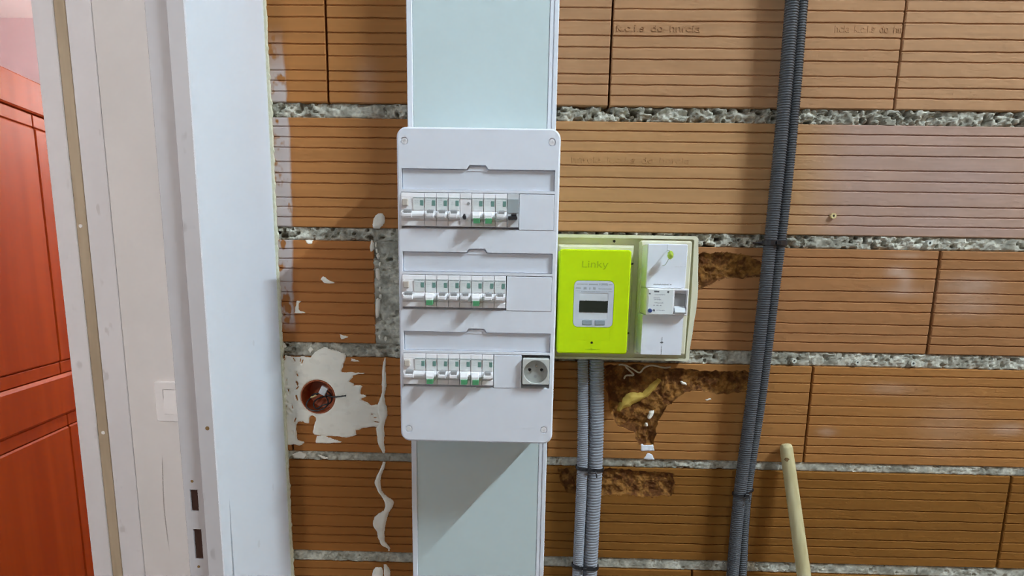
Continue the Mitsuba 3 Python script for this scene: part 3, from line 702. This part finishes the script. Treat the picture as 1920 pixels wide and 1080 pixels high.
def prints(key, x0, x1, z0):
    """Face plate, top line and the faint rows of print of a breaker."""
    add(key + '__face_plate', box(x0 + .0008, x1 - .0008, -.1250, -.1215, z0 + .0305, z0 + .0492), 'breaker_face')
    add(key + '__top_line', box(x0 + .0006, x1 - .0006, -.1249, -.1215, z0 + .0494, z0 + .0506), 'breaker_line')
    add(key + '__print', cat(box(x0 + .0020, x1 - .0085, -.1253, -.1249, z0 + .0450, z0 + .0461), box(x0 + .0020, x1 - .0100, -.1253, -.1249, z0 + .0424, z0 + .0434), box(x0 + .0020, x1 - .0090, -.1253, -.1249, z0 + .0395, z0 + .0403)), 'breaker_print')

def breaker(i, r, on):
    z0 = 1.5572 - STEP * r
    x0, x1 = MX0 + MP * i + .0003, MX0 + MP * (i + 1) - .0003
    k = add(B + '__circuit_breaker', nose(x0, x1, z0), 'warm_white_plastic', smooth=28)
    if not on: label(k, 'circuit breaker switched off, with a green lever tip')
    prints(k, x0, x1, z0)
    add(k + '__indicator_window', box(x1 - .0068, x1 - .0012, -.1258, -.1245, z0 + .0375, z0 + .0462, .0004), 'window_green')
    lever(k, (x0 + x1) / 2 - (0 if on else .001), z0, on)

for r, kinds in enumerate(('DDBBBRGGBT', 'DDGBBBGBB', 'DDGBBGGB')):
    z0 = 1.5572 - STEP * r
    x0, x1 = MX0 + .0003, MX0 + 2 * MP - .0003
    k = add(B + '__residual_current_device', nose(x0, x1, z0), 'warm_white_plastic', smooth=28)
    prints(k, x0 + MP, x1, z0)
    add(k + '__indicator_window', box(x1 - .0068, x1 - .0012, -.1258, -.1245, z0 + .0375, z0 + .0462, .0004), 'window_green')
    kk = add(k + '__test_button', box(x0 + .0025, x0 + .0120, -.1290, -.1225, z0 + .0365, z0 + .0480, .0012), 'beige_plastic'); label(kk, 'beige test button')
    lever(k, x0 + .0110, z0, True, .0150)
    for i, c in enumerate(kinds):
        if c in 'BG': breaker(i, r, c == 'B')
        a, b = MX0 + MP * i + .0003, MX0 + MP * (i + 1) - .0003
        if c == 'R':
            k = add(B + '__remote_switch', cat(box(a, b, -.1240, -.092, z0 + .0045, z0 + .0492, .0006), box(a, b, -.1215, -.092, z0 + .050, z0 + .0588, .0006)), 'warm_white_plastic')
            add(k + '__top_line', box(a + .0006, b - .0006, -.1246, -.1215, z0 + .0494, z0 + .0506), 'breaker_line')
            kk = add(k + '__selector', hullm(np.vstack([cyl(a + .0078, z0 + .0190, .0030, -.1300, -.1235, 12).vertices, cyl(a + .0076, z0 + .0235, .0016, -.1290, -.1235, 10).vertices])), 'black_plastic'); label(kk, 'black selector lever')
            add(k + '__indicator_lamp', cyl(b - .0048, z0 + .0418, .0024, -.1252, -.1238, 14), 'lever_grey')
        if c == 'T':
            k = add(B + '__time_switch', cat(box(a, b, -.1232, -.092, z0 + .0045, z0 + .0490, .0006), box(a, b, -.1215, -.092, z0 + .0495, z0 + .0588, .0006)), 'meter_pale_plastic')
            label(k, 'grey time switch with a black knob')
            add(k + '__screen', box(a + .0002, b - .0002, -.1245, -.1225, z0 + .0275, z0 + .0500, .0005), 'screen_grey')
            add(k + '__knob', cat(box(a + .0015, b - .0020, -.1330, -.1228, z0 + .0165, z0 + .0222, .0012), box(a + .0065, a + .0155, -.1310, -.1228, z0 + .0222, z0 + .0262, .001)), 'black_plastic')

for r, x0, x1 in ((0, MX0 + 10 * MP + .0004, .0434), (1, MX0 + 9 * MP + .0010, .0434), (2, MX0 + 8 * MP + .0008, -.0050)):
    z0 = 1.5572 - STEP * r
    add(B + '__blanking_plate', box(x0, x1, BF - .0010, -.100, z0 + .0006, z0 + .0585, .0007), 'white_plastic')

# power socket at the right end of the bottom row
z0 = 1.5572 - 2 * STEP
sc = (.0197, 1.3194)
well = cyl(sc[0], sc[1], .0206, -.15, -.1185, 36)
face = plate(rounded(-.0035, .0430, 1.2975, 1.3424, .0022, 4), -.1300, -.092, .0010)
k = add(B + '__power_socket', minus(face, well, *[cyl(sc[0] + s * .0104, sc[1] + .0024, .0030, -.15, -.100, 16) for s in (-1, 1)]), 'socket_plastic', smooth=25)
label(k, 'square grey-white power socket with a round well')
ring = shapely.Point(sc).buffer(.0204, 16)
pl = plate(ring.difference(Point(sc[0] - .0104, sc[1] + .0024).buffer(.0029)).difference(Point(sc[0] + .0104, sc[1] + .0024).buffer(.0029)), -.1192, -.1180)
add(k + '__well_floor', pl, 'socket_well_plastic')
for s in (-1, 1): add(k + '__pin_hole', cyl(sc[0] + s * .0104, sc[1] + .0024, .0030, -.1120, -.1100, 16), 'black_plastic')
add(k + '__earth_pin', tube([(sc[0] + .0007, -.118, sc[1] + .0105), (sc[0] + .0007, -.1275, sc[1] + .0105), (sc[0] + .0007, -.1290, sc[1] + .0105)], [.0022, .0022, .0012], 14), 'metal', smooth=35)
add(k + '__screw_cap', cyl(sc[0] - .0004, sc[1] - .0092, .0026, -.1198, -.1185, 14), 'lever_grey')

# ================================================================== METER BOARD, METER, MAIN BREAKER
P = 'meter_board'
label(P, 'cream plastic backing board carrying the green meter and the white main breaker', 'meter board')
right = [(.3075, 1.5510), (.3100, 1.5200), (.3112, 1.4936), (.3134, 1.4655), (.3134, 1.4455), (.3122, 1.4200), (.3105, 1.4065), (.3085, 1.3780), (.3060, 1.3560), (.3058, 1.3345)]
out = Polygon([(.0530, 1.3300)] + [(.0530, 1.5568), (.3020, 1.5568), (.3055, 1.5555)] + right + [(.3040, 1.3308), (.3000, 1.3300)])
inn = Polygon([(.0540, 1.3340), (.0540, 1.5510), (.2985, 1.5510), (.3005, 1.5490), (.3015, 1.4936), (.3022, 1.4500), (.3015, 1.4065), (.2995, 1.3560), (.2995, 1.3360), (.2980, 1.3340)])
add(P + '__rim', plate(out.difference(inn), -.0330, -.0026), 'cream_plastic')
add(P + '__panel', plate(inn.buffer(.0005), -.0215, -.0170), 'cream_plastic')
k = add(P + '__meter_plinth', hullm([(x, y, z) for y, e in ((-.0210, 0), (-.040, .006)) for x in (.0548 + e, .1960 - e) for z in (1.3440 + e, 1.5400 - e)]), 'cream_plastic')
k = add(P + '__breaker_plinth', box(.2030, .2960, -.0400, -.0212, 1.3420, 1.5480, .003), 'cream_plastic')
for x, z, s in ((.1585, 1.5460, .0024), (.1905, 1.5060, .0020), (.1890, 1.3810, .0020)):
    add(P + '__fixing_hole', cyl(x, z, s, -.0224 if x < .17 else -.0418, -.021 if x < .17 else -.038, 10), 'black_plastic')

M_ = 'electricity_meter'
label(M_, 'lime green electricity meter with a small dark display, left half of the cream board', 'electricity meter')
add(M_ + '__case', plate(rounded(.0560, .1775, 1.3505, 1.5280, .006), -.0985, -.0405, .0012), 'lime_plastic', smooth=25)
front = plate(rounded(.0558, .1780, 1.3500, 1.5286, .0050), -.1045, -.0975, .0022)
flap = plate(Polygon([(.0850, 1.3730), (.1472, 1.3730), (.1472, 1.3935), (.1464, 1.3935), (.1464, 1.3738), (.0850, 1.3738)]), -.12, -.1040)
add(M_ + '__front_cover', minus(front, plate(rounded(.0818, .1517, 1.3958, 1.4768, .0092), -.12, -.1028), flap, cyl(.1165, 1.3694, .0022, -.12, -.1000, 12)), 'lime_plastic', smooth=25)
k = add(M_ + '__display_panel', minus(plate(rounded(.0823, .1512, 1.3963, 1.4763, .0088), -.1042, -.1000, .0006), box(.0925, .1417, -.12, -.1026, 1.4108, 1.4556)), 'meter_grey_plastic')
label(k, 'grey rounded display panel')
add(k + '__display_frame', box(.0924, .1418, -.1033, -.1022, 1.4107, 1.4557), 'meter_pale_plastic')
kk = add(k + '__display_screen', box(.0921, .1418, -.1044, -.1020, 1.4220, 1.4420, .0004), 'lcd_dark'); label(kk, 'dark blank display screen')
for a, b in ((.0985, .1158), (.1205, .1380)):
    add(k + '__push_button', box(a, b, -.1056, -.1030, 1.4004, 1.4090, .0008), 'button_grey')
bars = []
for a, b, z, h in ((.0865, .1055, 1.4695, .0012), (.1075, .1235, 1.4688, .0022), (.1255, .1275, 1.4688, .0030), (.1290, .1400, 1.4685, .0036), (.1410, .1480, 1.4690, .0016), (.0850, .0945, 1.4625, .0018), (.1245, .1475, 1.4618, .0016), (.0850, .0930, 1.4578, .0008), (.0950, .1400, 1.4574, .0010), (.1410, .1490, 1.4578, .0008)):
    bars.append(box(a, b, -.10435, -.1040, z, z + h))
add(k + '__print', cat(*bars), 'print_grey')
add(k + '__print_symbol', cat(box(.0990, .1040, -.1044, -.1040, 1.4610, 1.4650), box(.1085, .1105, -.1044, -.1040, 1.4608, 1.4645), box(.1150, .1195, -.1044, -.1040, 1.4610, 1.4650)), 'print_grey')
kk = add(M_ + '__lettering', text('Linky', .0105, .0950, 1.4985, -.1046, .0004, bold=False, width=.044), 'lime_dark'); label(kk, 'faint raised lettering near the top')
add(M_ + '__flap_hole', cyl(.1165, 1.3694, .0023, -.1030, -.1010, 12), 'black_plastic')
add(M_ + '__seal_slot', cat(hullm([(.1030, -.1050, 1.3580), (.1165, -.1050, 1.3590), (.1330, -.1050, 1.3580), (.1165, -.1050, 1.3570), (.1030, -.1040, 1.3580), (.1165, -.1040, 1.3590), (.1330, -.1040, 1.3580), (.1165, -.1040, 1.3570)]), cyl(.1165, 1.3580, .0018, -.1052, -.104, 8)), 'lime_dark')

K = 'main_breaker'
label(K, 'white main breaker with covers above and below its lever, right half of the cream board', 'main breaker')
add(K + '__upper_cover', box(.2072, .2760, -.0900, -.0400, 1.4655, 1.5402, .0014), 'white_plastic')
add(K + '__lower_cover', hullm([(x, y, z) for x, e in ((.2050, 0), (.2762, 0)) for y in (-.0905, -.0400) for z in (1.3490, 1.4180)]), 'white_plastic')
body = minus(box(.2084, .2797, -.1020, -.0400, 1.4190, 1.4650, .0012), box(.2556, .2775, -.12, -.0880, 1.4225, 1.4620))
add(K + '__body', body, 'warm_white_plastic')
add(K + '__nameplate', box(.2105, .2535, -.1036, -.1018, 1.4205, 1.4635, .0006), 'breaker_face')
add(K + '__lever', hullm([(x, y, z) for x in (.2575, .2755) for y, z in ((-.0885, 1.4360), (-.1000, 1.4320), (-.1070, 1.4250), (-.1055, 1.4225), (-.0885, 1.4225))]), 'meter_pale_plastic')
add(K + '__lever_window', box(.2562, .2770, -.0920, -.0882, 1.4345, 1.4560), 'lever_grey')
k = add(K + '__trip_button', tube([(.2142, -.103, 1.4272), (.2142, -.1075, 1.4272), (.2142, -.1082, 1.4272)], [.0036, .0036, .0026], 14), 'blue_plastic'); label(k, 'small dark blue test button')
pr = []
for a, b, z, h in ((.2205, .2390, 1.4540, .0010), (.2200, .2300, 1.4485, .0010), (.2205, .2330, 1.4455, .0010), (.2215, .2370, 1.4400, .0009), (.2195, .2225, 1.4355, .0016), (.2250, .2285, 1.4355, .0018), (.2310, .2340, 1.4355, .0016), (.2255, .2400, 1.4272, .0009)):
    pr.append(box(a, b, -.10395, -.1034, z, z + h))
add(K + '__nameplate__print', cat(*pr), 'print_grey')
add(K + '__nameplate__mark', cat(box(.2200, .2285, -.1040, -.1034, 1.4585, 1.4610), cyl(.2440, 1.4592, .0018, -.1040, -.1034, 10), cyl(.2212, 1.4276, .0020, -.1040, -.1034, 10), cyl(.2128, 1.4560, .0014, -.1040, -.1034, 10)), 'print_dark')
add(K + '__print', cat(box(.2205, .2470, -.0904, -.0899, 1.4705, 1.4722), box(.2490, .2520, -.0904, -.0899, 1.4705, 1.4722)), 'print_grey')
add(K + '__cover_slot', cat(box(.2405, .2412, -.0909, -.0903, 1.3495, 1.3640), box(.2407, .2413, -.0909, -.0903, 1.3700, 1.3800), hullm([(.2375, -.0909, 1.3702), (.2410, -.0909, 1.3725), (.2445, -.0909, 1.3705), (.2410, -.0909, 1.3690), (.2410, -.0902, 1.3700)])), 'print_dark')
add(K + '__cover_crease', box(.2408, .2413, -.0904, -.0899, 1.5280, 1.5400), 'print_grey')
add(K + '__cover_crease', box(.2560, .2755, -.0904, -.0899, 1.5020, 1.5024), 'meter_pale_plastic')

s = trimesh.creation.icosphere(2, 1.0)
s.vertices = s.vertices * [.0044, .0085, .0074] + np.array([.2430, -.1080, 1.5215])
s.vertices[:, 0] += (meshkit.noise(s.vertices * 400, 1) - .5) * .003
add('lead_seal__tag', s, 'seal_green', smooth=True)
label('lead_seal', 'small lime green seal on a wire loop over the main breaker', 'seal')
w = curve([(.2410, -.0905, 1.5290), (.2430, -.1060, 1.5280), (.2430, -.1120, 1.5240), (.2400, -.1090, 1.5150), (.2375, -.1000, 1.5060), (.2345, -.0915, 1.5040)], 40)
add('lead_seal__wire', tube(w, .0006, 8), 'wire_steel', smooth=True)

# ================================================================== CONDUITS AND TIES
def conduit(key, ctrl, r, m, pitch=.0042, depth=.0014, sides=18):
    c = np.asarray(ctrl, float)
    L_ = np.linalg.norm(np.diff(c, axis=0), axis=1).sum()
    n = int(L_ / pitch) * 4
    p = curve(c, n + 1)
    ph = np.arange(n + 1) % 4
    rr = np.where((ph == 0) | (ph == 1), r, r - depth)
    return add(key, tube(p, rr, sides), m, smooth=40)

DK, LT = 'conduit_dark_grey', 'conduit_light_grey'
Y1 = -.0305
conduit('corrugated_conduit', [(.4360, Y1, 2.60), (.4375, Y1, 2.15), (.4382, Y1, 1.947), (.4397, Y1, 1.770), (.4382, Y1, 1.599), (.4341, Y1, 1.419), (.4268, Y1, 1.207), (.4213, Y1, 1.070), (.4208, Y1, .903), (.4200, Y1, .45), (.4200, Y1, .02)], .0118, DK)
label('corrugated_conduit', 'left one of the two dark grey conduits tied together on the right brick wall', 'conduit')
Y2 = -.0200
conduit('corrugated_conduit', [(.4580, Y2, 2.60), (.4582, Y2, 2.15), (.4585, Y2, 1.947), (.4612, Y2, 1.765), (.4600, Y2, 1.599), (.4545, Y2, 1.419), (.4472, -.0170, 1.207), (.4402, -.0140, 1.070), (.4432, -.0170, .903), (.4440, Y2, .45), (.4440, Y2, .02)], .0102, DK)
label('corrugated_conduit_001', 'right, thinner one of the two dark grey conduits tied together on the right brick wall', 'conduit')
conduit('corrugated_conduit', [(.1098, -.0190, 1.3285), (.1100, -.0200, 1.3230), (.1132, -.026, 1.230), (.1154, -.029, 1.136), (.1154, -.029, 1.03), (.1146, -.029, .915), (.1140, -.029, .45), (.1140, -.029, .02)], .0106, LT)
label('corrugated_conduit_002', 'thinner light grey conduit running down from under the meter board, beside the trunking', 'conduit')
conduit('corrugated_conduit', [(.1358, -.0185, 1.3285), (.1360, -.0185, 1.3230), (.1395, -.0190, 1.230), (.1414, -.0195, 1.136), (.1410, -.0195, 1.03), (.1400, -.0195, .915), (.1392, -.0195, .45), (.1392, -.0195, .02)], .0148, LT, .0057, .0019)
label('corrugated_conduit_003', 'thicker light grey conduit running down from under the meter board', 'conduit')

def tie(key, c1, r1, c2, r2, z, text_, hw=.0022, tail=None, tilt=0.0):
    a = Point(c1).buffer(r1 + .0004, 12).union(Point(c2).buffer(r2 + .0004, 12)).convex_hull
    ring = a.buffer(.0018).difference(a)
    m = trimesh.creation.extrude_polygon(ring, 2 * hw, engine='earcut')
    m.apply_translation([0, 0, z - hw])
    m.vertices[:, 2] += (m.vertices[:, 0] - c1[0]) * tilt
    key = numbered(key)
    label(key, text_, 'cable tie')
    add(key + '__strap', m, 'black_plastic')
    hx, hy = (c1[0] + c2[0]) / 2, min(c1[1] - r1, c2[1] - r2) - .0035
    add(key + '__head', box(hx - .004, hx + .004, hy - .001, hy + .0045, z - .0035 + (hx - c1[0]) * tilt, z + .0035 + (hx - c1[0]) * tilt, .0008), 'black_plastic')
    if tail: add(key + '__tail', tube(curve(tail, 14), .0013, 8), 'black_plastic', smooth=True)
tie('cable_tie', (.4366, Y1), .0118, (.4583, Y2), .0102, 1.5475, 'black cable tie around the dark grey conduits, level with the top of the meter board', .0040, tail=[(.4250, -.034, 1.5480), (.4170, -.030, 1.5475), (.4100, -.020, 1.5470)])
tie('cable_tie', (.4213, Y1), .0118, (.4403, -.0140), .0102, 1.0735, 'black cable tie around the dark grey conduits, low down near the wooden pole', .0018, tail=[(.4350, -.040, 1.0735), (.4360, -.046, 1.0680), (.4340, -.048, 1.0640)], tilt=.10)
tie('cable_tie', (.1154, -.029), .0106, (.1414, -.0195), .0148, 1.1180, 'black cable tie around the light grey conduits, upper one below the meter board', .0030, tilt=-.12, tail=[(.1400, -.040, 1.1150), (.1420, -.044, 1.1080), (.1425, -.042, 1.1030)])
tie('cable_tie', (.1146, -.029), .0106, (.1400, -.0195), .0148, .9150, 'black cable tie around the light grey conduits at the lower edge of the photo', .0035, tilt=-.15)

# ================================================================== SMALL THINGS ON THE WALL
st = curve([(0.1800, -.004, 1.3162), (0.1933, -.006, 1.3155), (0.2016, -.005, 1.3115), (0.2110, -.006, 1.3065), (0.2204, -.007, 1.3026), (0.2271, -.007, 1.3100), (0.2330, -.006, 1.3142), (0.2440, -.006, 1.3165), (0.2645, -.005, 1.3128), (0.2791, -.004, 1.3146)], 60)
s2 = curve([(0.1944, -.006, 1.3134), (0.2019, -.008, 1.3053), (0.2084, -.008, 1.2977), (0.2013, -.008, 1.2970), (0.1943, -.007, 1.2958), (0.1915, -.006, 1.2895)], 36)
add('string', cat(tube(st, .0017, 8), tube(s2, .0017, 8)), 'string_fibre', smooth=True)
label('string', 'short pale string drooping along the wall just below the meter board', 'string')
for i, (x, z, r, m, t) in enumerate(((.5117, 1.3306, .0045, 'plug_pale', 'pale round wall plug in the mortar right beside the dark conduits'), (.6309, 1.3300, .0045, 'plug_pale', 'pale round wall plug in the mortar, middle one of its row of three'),
                              (.7352, 1.3301, .0048, 'plug_pale', 'pale round wall plug in the mortar, right one of its row of three'), (.7363, 1.5527, .0052, 'plug_pale', 'pale wall plug in the mortar under the pinkish brick'), (.5569, 1.5983, .0050, 'plug_yellow', 'yellowish wall plug in the pinkish brick'))):
    k = numbered('wall_plug')
    label(k, t, 'wall plug')
    add(k + '__sleeve', plate(Point(x, z).buffer(r, 8).difference(Point(x, z).buffer(r * .42, 6)), -.0050, .012), m)
    add(k + '__bore', cyl(x, z, r * .44, -.0030, .010, 10), 'print_dark')

# round flush box with loose wires
def lathe(profile, cx, cz, n=36):
    """profile: (radius, y) pairs turned about the axis through (cx, cz) along y."""
    a = np.arange(n) * 2 * np.pi / n
    v = np.array([[cx + r * math.cos(t), y, cz + r * math.sin(t)] for r, y in profile for t in a])
    P_ = len(profile)
    i, j = np.meshgrid(np.arange(P_ - 1), np.arange(n), indexing='ij')
    k = (j + 1) % n
    return (v, np.stack([i * n + j, i * n + k, (i + 1) * n + k, (i + 1) * n + j], -1).reshape(-1, 4))
label('flush_wall_box', 'round orange-brown flush wall box sunk in the cream filler patch', 'wall box')
R = HOLE[2]
add('flush_wall_box__cup', lathe([(R - .0004, .001), (R - .0004, -.0022), (R - .0020, -.0022), (R - .0022, .010), (R - .0030, .042), (R * .6, .044), (.0002, .044)], HOLE[0], HOLE[1]), 'box_orange', smooth=40)
rng = np.random.RandomState(11)
def loop(pts, r, t):
    k = numbered('electric_wire'); label(k, t, 'wire')
    add(k, tube(curve(pts, 48), r, 8), 'black_plastic', smooth=True)
hx, hz = HOLE[0], HOLE[1]
loop([(hx - .004, .040, hz + .012), (hx - .006, .018, hz + .002), (hx - .022, .004, hz - .010), (hx - .023, -.002, hz - .019), (hx - .008, -.004, hz - .027), (hx + .006, -.002, hz - .025), (hx + .016, .004, hz - .018), (hx + .012, .014, hz - .004), (hx - .008, .012, hz + .004), (hx - .018, .012, hz - .004)], .0014, 'black wire looping low in the round wall box')
loop([(hx + .010, .040, hz - .006), (hx + .004, .020, hz - .004), (hx - .012, .008, hz - .016), (hx - .006, .002, hz - .024), (hx + .010, .0, hz - .016), (hx + .020, .004, hz - .014), (hx + .022, .016, hz - .004), (hx + .008, .020, hz + .008)], .0014, 'black wire crossing the middle of the round wall box')
loop([(hx + .008, .036, hz + .010), (hx + .012, .014, hz + .006), (hx + .018, .0, hz + .004), (hx + .030, -.006, hz + .002), (hx + .045, -.007, hz + .003), (hx + .057, -.008, hz + .005)], .0015, 'black wire end sticking out to the right of the round wall box')
k = numbered('wire_connector'); label(k, 'small white wire connector block in the round wall box', 'connector')
c = box(-.0065, .0065, -.004, .004, -.0085, .0085, .001)
c.apply_transform(trimesh.transformations.rotation_matrix(math.radians(28), [0, 1, 0])); c.apply_translation([hx + .010, .004, hz + .012])
add(k, c, 'meter_pale_plastic')
k = numbered('bare_wire_end'); label(k, 'bare yellowish wire end in the round wall box', 'wire end')
add(k, tube(curve([(hx - .016, .006, hz - .003), (hx - .010, .002, hz), (hx - .004, .003, hz + .0025)], 10), .0017, 8), 'plug_yellow', smooth=True)

# wooden pole leaning on the wall
top, mid = np.array([.5068, -.0165, 1.1660]), np.array([.5448, -.0650, .9240])
d = (mid - top) / (top[2] - mid[2])
end = top + d * (top[2] - .012)
pts = np.linspace(top, end, 40)
pp = np.vstack([top - d * .0050, top - d * .0044, top - d * .0026, top + d * .0005, top + d * .0040, pts[1:]])
rr = np.r_[.0040, .0070, .0098, .0113, .0119, np.linspace(.0120, .0160, 39)]
label('wooden_pole', 'pale round wooden tool handle leaning on the brick wall', 'pole')
add('wooden_pole__shaft', tube(pp, rr, 20), 'handle_wood', smooth=50)
hc = top + d * .022 + np.array([-.0054, -.0106, 0])
k = add('wooden_pole__hanging_hole', tube([hc + np.array([.0, .006, .0]), hc + np.array([0, -.0012, 0])], .0038, 14), 'handle_knot')
label(k, 'small dark hole near the top end')
